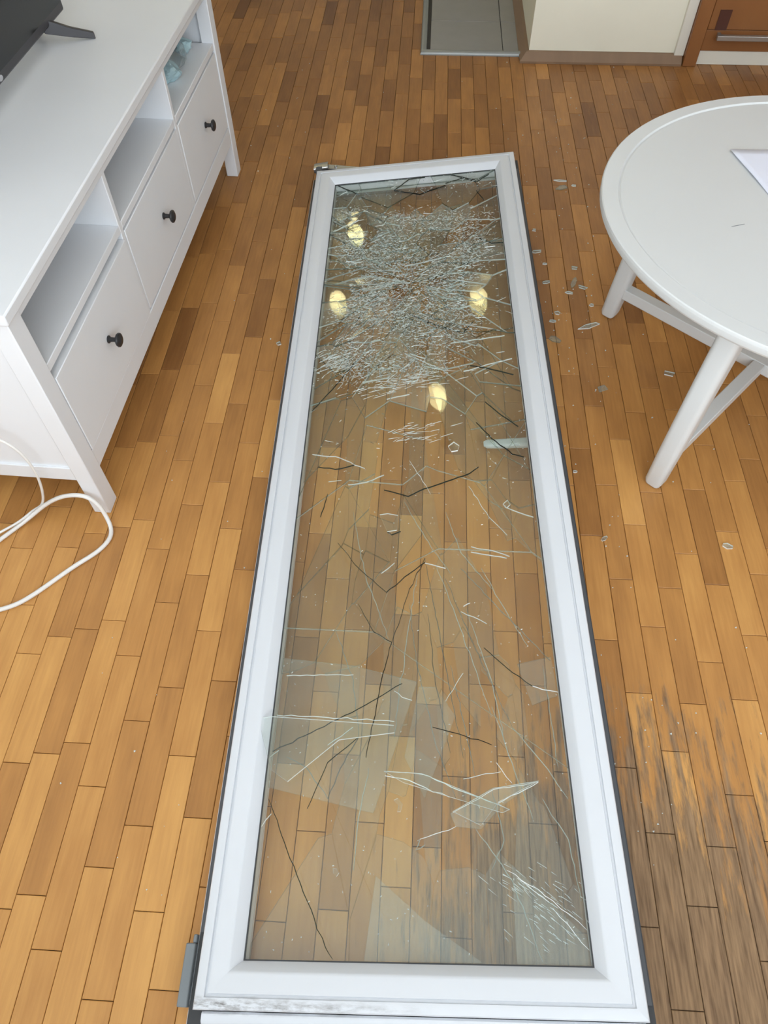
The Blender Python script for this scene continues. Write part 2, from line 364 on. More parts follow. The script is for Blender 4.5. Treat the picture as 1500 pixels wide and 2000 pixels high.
for a, x0_, x1_, y0, y1, tone in cands:
    L = round(y1 - y0, 3)
    zc = rng.uniform(-.0006, 0)
    if NP < 298 and a > 0:
        if abs(L - round(PL, 3)) < .002: me = pm
        else:
            me = mesh_by_len.get(L)
            if me is None:
                v2, f2 = plank_mesh(y1 - y0); me = bpy.data.meshes.new('plank'); me.from_pydata(v2, [], f2); me.materials.append(M['plank']); mesh_by_len[L] = me
        p = bpy.data.objects.new('plank', me); COL.objects.link(p); p.parent = fl
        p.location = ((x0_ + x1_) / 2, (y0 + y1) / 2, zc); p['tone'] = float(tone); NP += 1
    else:
        v2, f2 = plank_mesh(y1 - y0); cx, cy = (x0_ + x1_) / 2, (y0 + y1) / 2
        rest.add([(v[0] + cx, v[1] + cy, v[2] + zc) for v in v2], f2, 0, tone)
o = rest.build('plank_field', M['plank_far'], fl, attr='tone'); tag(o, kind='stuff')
# plain boards where the photograph does not reach
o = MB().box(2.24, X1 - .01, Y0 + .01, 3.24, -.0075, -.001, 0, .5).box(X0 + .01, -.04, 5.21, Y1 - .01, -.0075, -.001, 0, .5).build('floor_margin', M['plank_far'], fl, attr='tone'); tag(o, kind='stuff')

# ---- tiled recess with grey edge trim
tl = MB().box(-.03, .40, 3.245, 5.2, -.0075, -.001).build('floor_tiled', M['grout']); tag(tl, 'grey tiled floor area bordered by a metal strip', 'floor', kind='structure')
for ix in range(2):
    for iy in range(6):
        a0 = .004 + ix * .302; a1 = min(a0 + .299, .398); b0 = 3.262 + iy * .302
        MB().box(a0, a1, b0, b0 + .299, -.001, .004).build('tile', M['tile'], tl, bevel=.001)
m = MB(); pr = [(0, 0), (0, .006), (.006, .014), (.014, .016), (.024, .013), (.026, .004), (.026, 0)]
m.loft([[(-.036 + a, 5.2, b) for a, b in pr], [(-.036 + a, 3.236 + a, b) for a, b in pr], [(.372, 3.236 + a, b) for a, b in pr]])
tag(m.build('trim_1', M['edge_trim'], smooth=True), 'grey metal edging around the tiled floor', 'trim', kind='structure')

# ---- cream wall pier with skirting
XW0, XW1, YW = .402, 1.000, 3.212
m = MB().box(XW0, XW1, YW, 5.4, 0, ZC)
tag(m.build('wall_back', M['cream']), 'cream painted wall pier beside the tiled floor', 'wall', kind='structure')
m = MB(); pr = [(0, 0), (.034, 0), (.034, .008), (.012, .034), (0, .036)]
m.loft([[(XW0 - a, 5.2, b) for a, b in pr], [(XW0 - a, YW - a, b) for a, b in pr], [(XW1 + .012, YW - a, b) for a, b in pr]])
tag(m.build('baseboard_back', M['skirt']), 'brown wooden skirting around the cream pier', 'skirting', kind='structure')
m = MB().box(XW1 - .022, XW1 + .016, YW - .014, YW + .3, .03, ZC)
tag(m.build('trim_2', M['white_trim'], bevel=.002), 'off-white vertical casing at the right edge of the cream wall', 'trim', kind='structure')

# ---- wooden cabinet front at the upper right
cb = empty('wooden_cabinet', (1.017, 3.19, 0)); tag(cb, 'orange-brown wooden cabinet with a metal bar near the floor, upper right corner', 'cabinet')
m = MB().box(.075, 2.2, .03, .5, .052, 2.1); m.build('carcass', M['cabwood'], cb)
MB().box(0, .052, -.012, .5, 0, 2.1).build('corner_post', M['cabwood'], cb, bevel=.002)
MB().box(.0565, 2.2, .0, .03, .128, 2.1).build('door_panel', M['cabwood'], cb, bevel=.002)
MB().box(.0565, 2.2, .004, .03, .052, .126).build('kick_board', M['cabwood'], cb, bevel=.0015)
tag(MB().box(.048, 2.2, .010, .06, 0, .050).build('plinth', M['white_trim'], cb, bevel=.0015), 'off-white plinth')
MB().box(.084, .128, -.003, .002, .128, .196).build('dark_rectangle', M['cabdark'], cb)  # dark plum rectangle set on the door panel above the bar
m = MB().box(.092, 2.0, -.040, -.022, .104, .121); br = m.build('metal_bar', M['bar'], cb, bevel=.0015)
for x in (.10, 1.1, 1.9): MB().box(x, x + .012, -.022, .004, .106, .118).build('bar_mount', M['bar'], br)

# ------------------------------------------------------------------ television bench
BA = Vector((-.679, .897, 0)); BANG = R(2.02)
bench = empty('tv_bench', BA, -BANG)     # local: +y along the length, +x towards the room, front plane x = 0
tag(bench, 'long white television bench with three drawers and open compartments', 'television bench')
BL, BD, BH = 1.444, .47, .57
def bb(x0, x1, y0, y1, z0, z1, name, mat='bench', parent=None, bev=.0015): return MB().box(x0, x1, y0, y1, z0, z1).build(name, M[mat], parent or bench, bevel=bev)
bb(-BD - .004, .012, -.012, BL + .012, .549, BH, 'top_board', bev=.003)
for x0 in (-.038, -BD):
    for y0 in (0, BL - .045):
        m = MB(); t = .006
        xa_, xb_ = x0, x0 + .038
        m.loft([[(xa_ + t * 0, y0, 0), (xb_, y0, 0), (xb_, y0 + .045, 0), (xa_, y0 + .045, 0)], [(xa_, y0, .549), (xb_, y0, .549), (xb_, y0 + .045, .549), (xa_, y0 + .045, .549)]])
        m.build('leg', M['bench'], bench, bevel=.002)
for y0, nm in ((.010, 'side_panel'), (BL - .028, 'side_panel')):
    bb(-BD + .038, -.038, y0, y0 + .018, .150, .549, nm)
for y0 in (.004, BL - .026):
    bb(-BD + .038, -.038, y0, y0 + .022, .112, .152, 'side_rail')
bb(-.022, -.002, .045, BL - .045, .524, .549, 'front_apron')
bb(-.026, -.002, .045, BL - .045, .114, .165, 'bottom_rail')
bb(-BD + .01, -.024, .03, BL - .03, .135, .150, 'bottom_board')
bb(-BD + .002, -BD + .010, .045, BL - .045, .15, .549, 'back_panel')
DIV = (.487, .954)
for y in DIV:
    bb(-BD + .010, -.004, y, y + .016, .165, .549, 'divider')
spans = ((.045, DIV[0]), (DIV[0] + .016, DIV[1]), (DIV[1] + .016, BL - .045))
for i, (a, b_) in enumerate(spans):
    bb(-BD + .010, -.004, a, b_, .390, .408, 'shelf')
    out = .004 if i == 0 else 0.0
    dr = bb(-.022 + out, -.003 + out, a + .002, b_ - .002, .169, .384 - (.009 if i == 0 else 0), 'drawer', bev=.0015)
    bb(-.40 + out, -.022 + out, a + .012, b_ - .012, .175, .30, 'drawer_box', parent=dr)
    yc = (a + b_) / 2; zc = .279
    prof = [(.0005, 0), (.0085, 0), (.0085, .002), (.0055, .005), (.005, .014), (.007, .018), (.0135, .020), (.0155, .023), (.0150, .026), (.010, .029), (.0005, .030)]
    m = MB().lathe(prof, 28); kn = m.build('knob', M['knob'], dr, smooth=True)
    kn.rotation_euler = (0, R(90), 0); kn.location = (-.003 + out, yc, zc)

# ---- television standing on the bench
tv = empty('television', BA, -BANG); tag(tv, 'black flat television standing on the white bench', 'television')
bx, ye, yn, zb_ = -.25, 1.052, .285, .612
MB().box(bx - .035, bx, yn, ye, zb_, zb_ + .47).build('housing', M['black'], tv, bevel=.004)
MB().box(bx - .07, bx - .035, yn + .1, ye - .1, zb_ + .03, zb_ + .3).build('rear_cover', M['black'], tv, bevel=.01)
tag(MB().box(bx - .002, bx + .0012, yn + .008, ye - .008, zb_ + .020, zb_ + .462).build('screen', M['screen'], tv), 'dark switched-off screen')
MB().lathe([(.0004, 0), (.0075, 0), (.007, .0012), (.0004, .0015)], 20).build('maker_mark', M['logo'], tv, smooth=True)
bpy.data.objects['maker_mark'].rotation_euler = (0, R(90), 0); bpy.data.objects['maker_mark'].location = (bx, (yn + ye) / 2 + .003, zb_ + .010); bpy.data.objects['maker_mark'].scale = (.75, 1.25, 1)
for sgn, yb_ in ((1, ye - .10), (-1, yn + .10)):
    ft = MB()
    for dx_, ln in ((.078, .055), (-.078, .055)):
        p0 = Vector((bx - .018, yb_, zb_ + .004)); p1 = Vector((bx + dx_, yb_ + sgn * ln, BH + .002))
        d = (p1 - p0).normalized(); sd = Vector((0, 0, 1)).cross(d).normalized(); up_ = d.cross(sd)
        rings = []
        for t_, hw, hh in ((0, .011, .016), (.55, .009, .010), (1, .0075, .0065)):
            c_ = p0.lerp(p1, t_); c_ = Vector((c_.x, c_.y, max(c_.z, BH + hh + .0003)))
            rings.append([c_ + sd * hw - Vector((0, 0, hh)), c_ - sd * hw - Vector((0, 0, hh)), c_ - sd * hw * .7 + Vector((0, 0, hh)), c_ + sd * hw * .7 + Vector((0, 0, hh))])
        ft.loft(rings)
    ft.build('foot', M['black'], tv, bevel=.0015)

# ---- crumpled plastic bag in the far compartment
bg_root = empty('plastic_bag', BA, -BANG); tag(bg_root, 'crumpled clear and teal plastic bag in the far bench compartment', 'bag')
def crumple(name, c, r, mat, seed, sub=3):
    bm = bmesh.new(); bmesh.ops.create_icosphere(bm, subdivisions=sub, radius=1.0); rg = random.Random(seed)
    dirs = [(Vector((rg.gauss(0, 1), rg.gauss(0, 1), rg.gauss(0, 1))).normalized(), rg.uniform(.55, 1.05)) for _ in range(26)]
    for v in bm.verts:
        n_ = v.co.normalized(); rad = min(h / max(.12, n_.dot(d)) if n_.dot(d) > .12 else 9 for d, h in dirs); rad = min(rad, 1.15) * (1 + rg.uniform(-.07, .07))
        v.co = Vector((c[0] + n_.x * rad * r[0], c[1] + n_.y * rad * r[1], max(.4085, c[2] + n_.z * rad * r[2])))
    me = bpy.data.meshes.new(name); bm.to_mesh(me); bm.free(); me.materials.append(mat)
    o = bpy.data.objects.new(name, me); COL.objects.link(o); o.parent = bg_root; return o
crumple('bag_body', (-.082, 1.225, .440), (.058, .130, .040), M['film'], 3)
tag(crumple('teal_print', (-.074, 1.155, .436), (.046, .050, .034), M['teal'], 5), 'teal wrapper showing inside the bag')
tag(crumple('teal_print', (-.070, 1.315, .432), (.036, .038, .028), M['teal'], 8), 'teal wrapper showing inside the bag')

# ---- cables on the floor by the bench
tube('power_cable', [(-.99, .70, .005), (-.94, .76, .005), (-.902, .811, .005), (-.855, .872, .006), (-.815, .884, .040), (-.765, .884, .076), (-.725, .884, .086), (-.698, .882, .082), (-.680, .878, .055), (-.672, .868, .018), (-.662, .850, .005), (-.658, .822, .005), (-.680, .785, .005), (-.714, .757, .005), (-.762, .700, .005), (-.801, .658, .005), (-.838, .640, .005), (-.896, .621, .005), (-.98, .60, .005)], .0048, M['cable'])
tag(bpy.data.objects['power_cable'], 'thick white power cable looping on the floor round the bench leg', 'cable')
tube('thin_cable', [(-.95, .877, .31), (-.87, .877, .30), (-.830, .877, .284), (-.803, .877, .268), (-.782, .877, .238), (-.776, .877, .19), (-.780, .877, .14), (-.800, .88, .07), (-.83, .892, .022), (-.848, .886, .018), (-.866, .850, .018), (-.905, .822, .016), (-.945, .795, .004), (-1.02, .74, .004)], .0028, M['cable'])
tag(bpy.data.objects['thin_cable'], 'thin white cable hanging down the end of the bench', 'cable')

# ------------------------------------------------------------------ round coffee table
TC = Vector((.848, 1.362, 0)); TR, TH = .484, .50
tb = empty('coffee_table', TC); tag(tb, 'round white coffee table with splayed legs and raised rim', 'coffee table')
prof = [(.0, TH - .024), (TR - .012, TH - .024), (TR - .004, TH - .0225), (TR - .001, TH - .018), (TR - .0006, TH - .0168), (TR, TH - .0068), (TR, TH - .0058), (TR - .0010, TH - .0016), (TR - .0032, TH), (TR - .0042, TH), (TR - .0330, TH + .0003), (TR - .0340, TH + .0003), (TR - .0352, TH - .0006), (TR - .0362, TH - .0034), (TR - .0372, TH - .0038), (TR - .0385, TH - .0038), (TR - .0400, TH - .0026), (TR - .0412, TH - .0024), (TR - .0430, TH - .0024), (0, TH - .0024)]
prof[0] = (.001, prof[0][1]); prof[-1] = (.001, prof[-1][1])
MB().lathe(prof, 128).build('table_top', M['table'], tb, smooth=True, angle=35)
def rrect(hw, hd, r, n=5):
    pts = []
    for cx, cy, a0 in ((hw - r, hd - r, 0), (-hw + r, hd - r, 90), (-hw + r, -hd + r, 180), (hw - r, -hd + r, 270)):
        for i in range(n + 1):
            a = R(a0 + 90 * i / n); pts.append((cx + r * math.cos(a), cy + r * math.sin(a)))
    return pts
for ang in (138, 228, 318, 48):
    a = R(ang); dr = Vector((math.cos(a), math.sin(a), 0)); tn = Vector((-math.sin(a), math.cos(a), 0))
    rings = []
    for z, r0, hd, hw in ((.003, .420, .0175, .0175), (.014, .4195, .0205, .0205), (.10, .411, .0225, .0220), (.30, .391, .025, .0235), (TH - .025, .372, .027, .0240)):
        rings.append([dr * (r0 + p[0]) + tn * p[1] + Vector((0, 0, z)) for p in rrect(hd, hw, min(hd, hw) * .55)])
    lg = MB().loft(rings).build('leg', M['table'], tb, smooth=True, angle=50)
    m = MB().lathe([(.001, 0), (.010, 0), (.010, .004), (.001, .004)], 16, tuple(dr * .420)); m.build('foot_glide', M['gasket'], lg)
for k, ang in enumerate((138, 48)):
    a = R(ang); dr = Vector((math.cos(a), math.sin(a), 0)); tn = Vector((-math.sin(a), math.cos(a), 0))
    z0, z1 = (.076, .106)
    for s_, (r0, r1) in ((1, (.0165 if k else -.39, .392)), (-1, (.0165, .392))) if k else ((1, (-.392, .392)),):
        vs = []
        for r_ in (r0, r1):
            for t_, z in ((-.0155, z0), (.0155, z0), (.0155, z1), (-.0155, z1)): vs.append(dr * (r_ * s_) + tn * t_ + Vector((0, 0, z)))
        MB().add(vs, [(0, 1, 2, 3), (7, 6, 5, 4), (0, 4, 5, 1), (1, 5, 6, 2), (2, 6, 7, 3), (3, 7, 4, 0)]).build('stretcher', M['table'], tb, bevel=.002)
a = R(48)
for ang in (138, 48):
    a = R(ang); dr = Vector((math.cos(a), math.sin(a), 0)); tn = Vector((-math.sin(a), math.cos(a), 0)); vs = []
    for r_ in (-.365, .365):
        for t_, z in ((-.014, TH - .058), (.014, TH - .058), (.014, TH - .0245), (-.014, TH - .0245)): vs.append(dr * r_ + tn * t_ + Vector((0, 0, z + (.0 if ang == 138 else -.0))))
    MB().add(vs, [(0, 1, 2, 3), (7, 6, 5, 4), (0, 4, 5, 1), (1, 5, 6, 2), (2, 6, 7, 3), (3, 7, 4, 0)]).build('under_rail', M['table'], tb, bevel=.002)
sc = MB(); sc.add([(-.240, -.060, TH - .0023), (-.212, -.050, TH - .0023), (-.212, -.0485, TH - .0023), (-.226, -.0525, TH - .0023), (-.240, -.0585, TH - .0023)], [(0, 1, 2, 3, 4)])
sc.build('scuff_mark', M['hinge'], tb)
# sheet of paper on the table, slightly curled
n = 14; vs = []; fs = []
p0 = Vector((.666, 1.587)); e1 = Vector((.9965, .084)); e2 = Vector((.238, -.971))
for i in range(n + 1):
    for j in range(n + 1):
        u_, v_ = i / n * .21, j / n * .297; p = p0 + e1 * u_ + e2 * v_
        vs.append((p.x, p.y, TH - .0018 + .0022 * max(0, math.sin(u_ * 26 + v_ * 17)) * math.sin(v_ * 11) ** 2 + .004 * (1 - i / n) ** 3 * (1 - j / n) ** 2))
for i in range(n):
    for j in range(n): fs.append((i * (n + 1) + j, (i + 1) * (n + 1) + j, (i + 1) * (n + 1) + j + 1, i * (n + 1) + j + 1))
pp = MB().add(vs, fs).build('paper_sheet', M['paper'], smooth=True); sol = pp.modifiers.new('thick', 'SOLIDIFY'); sol.thickness = .0004; sol.offset = 1
tag(pp, 'white sheet of paper lying on the round table', 'paper')

# ------------------------------------------------------------------ the balcony door leaf
LO = Vector((-.28233, -.01042, .0832)); EX = Vector((.99351, .03178, .10920)); EY = Vector((-.03070, .99946, -.01156)); EZ = Vector((-.10951, .00813, .99395))
LW, LL = .6368, 2.2556
leaf = empty('door_leaf')
leaf.matrix_world = Matrix(((EX.x, EY.x, EZ.x, LO.x), (EX.y, EY.y, EZ.y, LO.y), (EX.z, EY.z, EZ.z, LO.z), (0, 0, 0, 1)))
tag(leaf, 'white plastic balcony door leaf lying on the floor with shattered double glazing', 'door leaf')
PROF = [(-.020, -.0545), (-.020, -.043), (-.0185, -.0412), (.003, -.0412), (.003, -.0300), (.0005, -.0290), (0, -.027), (0, -.0035), (.0016, -.0008), (.004, 0), (.0150, 0), (.0160, -.0038), (.0190, -.0038), (.0202, 0), (.0435, 0), (.0465, -.0008), (.0485, -.0022), (.0590, -.0150), (.0612, -.0178), (.0620, -.0190), (.0620, -.0545)]
def side(i):
    def P(p, end):
        pr_ = max(p, -.0150)
        c_ = [(p, p), (LW - pr_, p), (LW - pr_, LL - p), (p, LL - p)]
        return c_[i] if end == 0 else c_[(i + 1) % 4]
    r0 = [(*P(p, 0), w_) for p, w_ in PROF]; r1 = [(*P(p, 1), w_) for p, w_ in PROF]
    m = MB().loft([r0, r1])
    nm = ('rail', 'stile', 'rail', 'stile')[i]
    for k in range(len(m.f)): pass
    o = m.build(nm, [M['pvc'], M['gasket']], leaf, smooth=True, angle=25)
    # rubber seal in the rebate
    for po in o.data.polygons:
        vs_ = [o.data.vertices[v].co for v in po.vertices]
        if len(vs_) == 4 and all(-.0415 < v.z < -.0285 for v in vs_): po.material_index = 1
    return o
for i in range(4): side(i)
def ring(name, p0, p1, z0, z1, mat, parent):
    m = MB()
    o_ = [(p0, p0), (LW - p0, p0), (LW - p0, LL - p0), (p0, LL - p0)]; q_ = [(p1, p1), (LW - p1, p1), (LW - p1, LL - p1), (p1, LL - p1)]
    vs = [(*p, z1) for p in o_] + [(*p, z1) for p in q_] + [(*p, z0) for p in o_] + [(*p, z0) for p in q_]
    fs = []
    for i in range(4):
        j = (i + 1) % 4; fs += [(i, j, 4 + j, 4 + i), (8 + i, 12 + i, 12 + j, 8 + j), (4 + i, 4 + j, 12 + j, 12 + i), (i, 8 + i, 8 + j, j)]
    return m.add(vs, fs).build(name, M[mat], parent)
ring('bead_seal', .0605, .0640, -.0215, -.0190, 'gasket', leaf)
ring('spacer', .0585, .0634, -.0415, -.0245, 'spacer', leaf)
# drip profile along the bottom rail
m = MB(); pr = [(-.0165, -.029), (-.0165, -.014), (-.013, -.0105), (-.004, -.0095), (-.001, -.012), (-.0005, -.029)]
m.loft([[(.012, a, b) for a, b in pr], [(LW - .004, a, b) for a, b in pr]]); m.build('drip_bar', M['pvc'], leaf, smooth=True)
# fittings
m = MB().box(-.0365, -.0205, .003, .085, -.050, -.034).box(-.027, -.0205, .085, .097, -.049, -.036); m.build('hinge', M['hinge'], leaf, bevel=.002)
st = MB().loft([[(.028, 2.296, -.022), (.028, 2.324, -.022), (.028, 2.324, -.018), (.028, 2.296, -.018)], [(.170, 2.262, -.022), (.170, 2.277, -.022), (.170, 2.277, -.018), (.170, 2.262, -.018)]]); sto = st.build('scissor_stay', M['steel'], leaf, bevel=.0008)
m = MB().loft([[(-.014, 2.300 + y, -.016 + z) for y, z in rrect(.017, .009, .004, 3)], [(.032, 2.306 + y, -.016 + z) for y, z in rrect(.017, .009, .004, 3)]]); m.build('stay_pivot', M['steel'], sto, smooth=True)
MB().box(-.006, .014, 2.262, 2.292, -.030, -.006).build('stay_bracket', M['strip'], sto, bevel=.001)
m = MB(); m.lathe([(.001, 0), (.005, 0), (.005, .004), (.001, .005)], 14, (.058, 2.303, -.018)); m.build('stay_rivet', M['steel'], sto, smooth=True)
MB().box(LW + .001, LW + .0128, .02, 2.22, -.0412, -.0392).build('lock_strip', M['strip'], leaf)
MB().box(-.0172, -.001, .10, 2.22, -.0412, -.0392).build('lock_strip', M['strip'], leaf)
# lever handle on the underside, holding that edge off the floor
h = MB(); h.box(.592, .622, 1.055, 1.185, -.0660, -.0545); hp = h.build('handle_plate', M['pvc'], leaf, bevel=.003)
rg_ = []
for u_, w_, hh, hd in ((.620, -.0980, .0095, .012), (.600, -.1000, .0100, .0135), (.560, -.1000, .0085, .0125), (.515, -.0990, .0075, .0125), (.486, -.0975, .0065, .0115), (.478, -.0965, .003, .007)):
    rg_.append([(u_, 1.120 + a, w_ + b) for a, b in rrect(hd, hh, min(hd, hh) * .9, 4)])
hl = MB().loft(rg_).build('handle_lever', M['pvc'], hp, smooth=True)
MB().lathe([(.001, -.095), (.0105, -.095), (.0105, -.064), (.001, -.064)], 20, (.607, 1.120, 0)).build('handle_neck', M['pvc'], hp, smooth=True)

# ---- glass: both panes of the unit, broken into shards around the point of impact
def clip(poly, nx_, ny_, d):      # keep nx*x + ny*y <= d
    out = []
    for i in range(len(poly)):
        a, b = poly[i], poly[(i + 1) % len(poly)]; da = nx_ * a[0] + ny_ * a[1] - d; db = nx_ * b[0] + ny_ * b[1] - d
        if da <= 0: out.append(a)
        if (da < 0 < db) or (db < 0 < da):
            t = da / (da - db); out.append((a[0] + (b[0] - a[0]) * t, a[1] + (b[1] - a[1]) * t))
    return out
def area2(p): return sum(p[i][0] * p[(i + 1) % len(p)][1] - p[(i + 1) % len(p)][0] * p[i][1] for i in range(len(p))) / 2
IMP = (.306, 1.67); GA, GB, GC, GD = .0635, LW - .0635, .0635, LL - .0635
def warp(p):
    x, y = p; k_ = min(1.0, max(0.0, (y - .9) * 2.5)) * .9 + .1
    return (x + k_ * (.012 * math.sin(y * 61 + x * 17) + .006 * math.sin(y * 133 - x * 90)), y + k_ * (.012 * math.sin(x * 57 - y * 23) + .006 * math.sin(x * 140 + y * 71)))
def shards(seeds, imp, kr, kt):
    """Voronoi cells in log-polar space round the impact, so that pieces run outwards like real cracks"""
    pts = []
    for u_, v_ in seeds:
        dx_, dy_ = u_ - imp[0], v_ - imp[1]; r_ = max(.008, math.hypot(dx_, dy_)); pts.append((math.log(r_ + .05) * kr, math.atan2(dy_, dx_) * kt))
    W2 = 2 * math.pi * kt; res = []
    for i, p in enumerate(pts):
        cell = [(math.log(.05) * kr, p[1] - W2 / 2), (math.log(3.0) * kr, p[1] - W2 / 2), (math.log(3.0) * kr, p[1] + W2 / 2), (math.log(.05) * kr, p[1] + W2 / 2)]
        nb = sorted(((q[0] - p[0]) ** 2 + (q[1] + s * W2 - p[1]) ** 2, q[0], q[1] + s * W2) for j, q in enumerate(pts) for s in (-1, 0, 1) if j != i or s)[:36]
        for d2, qx, qy in nb:
            nx_, ny_ = qx - p[0], qy - p[1]; mx_, my_ = (qx + p[0]) / 2, (qy + p[1]) / 2
            cell = clip(cell, nx_, ny_, nx_ * mx_ + ny_ * my_)
            if len(cell) < 3: break
        if len(cell) < 3: continue
        xy = []
        for a in range(len(cell)):
            c0, c1 = cell[a], cell[(a + 1) % len(cell)]; ns = max(1, int(abs(c1[1] - c0[1]) / kt / .22))
            for t in range(ns):
                q0 = c0[0] + (c1[0] - c0[0]) * t / ns; q1 = c0[1] + (c1[1] - c0[1]) * t / ns; r_ = max(.002, math.exp(q0 / kr) - .05)
                xy.append((imp[0] + r_ * math.cos(q1 / kt), imp[1] + r_ * math.sin(q1 / kt)))
        xy = [warp(p) for p in xy]
        for n_ in ((-1, 0, -GA), (1, 0, GB), (0, -1, -GC), (0, 1, GD)):
            xy = clip(xy, *n_)
            if len(xy) < 3: break
        if len(xy) >= 3 and abs(area2(xy)) > 2e-5: res.append(xy)
    return res
def shrink(poly, g):
    cx = sum(p[0] for p in poly) / len(poly); cy = sum(p[1] for p in poly) / len(poly); out = []
    for x, y in poly:
        d = math.hypot(x - cx, y - cy); k = max(.6, 1 - g / max(d, 1e-4)); out.append((cx + (x - cx) * k, cy + (y - cy) * k))
    return out, cx, cy
GRNG = random.Random(12)
def crushed(u_, v_):
    """how shattered the outer pane is at a spot, 0 to 1"""
    DENS = [(.305, 1.731, .11, .11), (.397, 1.944, .12, .06), (.292, 1.532, .12, .09), (.166, 1.59, .08, .10), (.431, 1.601, .07, .10), (.163, 1.367, .07, .08), (.294, 1.316, .11, .05), (.215, 1.842, .08, .08), (.481, 1.803, .06, .09), (.138, 1.853, .05, .08), (.386, 1.44, .09, .07), (.242, 1.99, .08, .04), (.11, 2.0, .04, .05)]
    return min(1.0, sum(math.exp(-((u_ - a) / c_) ** 2 - ((v_ - b) / d) ** 2) for a, b, c_, d in DENS))
LAMPS = [(.1376, 1.9548), (.1028, 1.6243), (.4924, 1.581), (.3738, 1.2299)]
def hole(u_, v_): return ((u_ - .345) / .19) ** 2 + ((v_ - 2.045) / .062) ** 2 < 1 or ((u_ - .185) / .025) ** 2 + ((v_ - 1.93) / .10) ** 2 < 1
def make_pane(name, zt, seeds, kr, kt, mat, gap, drop, tilt, edge='edge'):
    rim = ring(name, .0560, .0632, zt - .004, zt, 'glass', leaf)
    if name == 'glass_pane': tag(rim, 'outer pane of the door glazing')
    n = 0
    for poly in shards(seeds, IMP, kr, kt):
        sh, cx, cy = shrink(poly, gap)
        if drop(cx, cy) or (edge == 'edge' and math.hypot(cx - IMP[0], cy - IMP[1]) < .075): continue
        m = MB().prism([(x - cx, y - cy) for x, y in sh], -.004, 0, 0, 1)
        o = m.build('shard', [M['glass_crazed' if (edge == 'edge' and crushed(cx, cy) > .45 and all(math.hypot(cx - a, cy - b) > .05 for a, b in LAMPS)) else mat], M[edge if cy > 1.22 else 'edge_soft']], rim)
        t = tilt(cx, cy); o.location = (cx, cy, zt - abs(GRNG.gauss(0, t)) * .03); o.rotation_euler = (GRNG.gauss(0, t), GRNG.gauss(0, t), 0)
        n += 1
    return rim, n
seeds = []
while len(seeds) < 165:
    u_, v_ = GRNG.uniform(GA, GB), GRNG.uniform(1.0, GD)
    if GRNG.random() < crushed(u_, v_) * .9 + .12: seeds.append((u_, v_))
seeds += [(GRNG.uniform(GA, GB), GRNG.uniform(.75, 1.2)) for _ in range(7)] + [(GRNG.uniform(GA, GB), GRNG.uniform(GC, .8)) for _ in range(3)]
outer, n1 = make_pane('glass_pane', -.0200, seeds, 1.0, 1.5, 'glass', .0006,
    lambda u_, v_: hole(u_, v_) or (crushed(u_, v_) > .5 and GRNG.random() < .10), lambda u_, v_: .0012 if any(math.hypot(u_ - a, v_ - b) < .06 for a, b in LAMPS) else .002 + .045 * crushed(u_, v_) ** 2 * (v_ > 1.25))
seeds = [(GRNG.uniform(GA, GB), GRNG.uniform(.9, GD)) for _ in range(34)] + [(GRNG.uniform(GA + .05, GB), GRNG.uniform(.25, .95)) for _ in range(58)] + [(GRNG.uniform(GA, GB), GRNG.uniform(GC, .3)) for _ in range(12)]
inner, n2 = make_pane('inner_glass_pane', -.0420, seeds, 1.0, 2.6, 'glass_in', .0008,
    lambda u_, v_: hole(u_, v_) or (GRNG.random() < .30 and all(math.hypot(u_ - a, v_ - b) > .12 for a, b in LAMPS)), lambda u_, v_: .0004 if v_ > .95 else .006, 'edge_soft')
LOW = [[(0.066, 0.554), (0.201, 0.536), (0.322, 0.501), (0.282, 0.375), (0.249, 0.274), (0.066, 0.316)], [(0.256, 0.18), (0.333, 0.119), (0.418, 0.066), (0.242, 0.066)], [(0.326, 0.492), (0.355, 0.491), (0.39, 0.437), (0.334, 0.298), (0.3, 0.366)], [(0.506, 0.532), (0.568, 0.545), (0.572, 0.471), (0.526, 0.454)], [(0.47, 0.198), (0.572, 0.1), (0.572, 0.066), (0.467, 0.066)], [(0.376, 0.274), (0.446, 0.314), (0.518, 0.322), (0.461, 0.286), (0.425, 0.25), (0.384, 0.254)]]
for i, poly in enumerate(LOW):
    sh, cx, cy = shrink(poly, 0)
    o = MB().prism([(x - cx, y - cy) for x, y in sh], -.003, 0, 0, 1).build('shard', [M['glass_dusty'], M['edge_soft']], inner); o.location = (cx, cy, -.0335 - .0008 * i); o.rotation_euler = (GRNG.gauss(0, .003), GRNG.gauss(0, .003), 0)
print('shards', n1, n2)

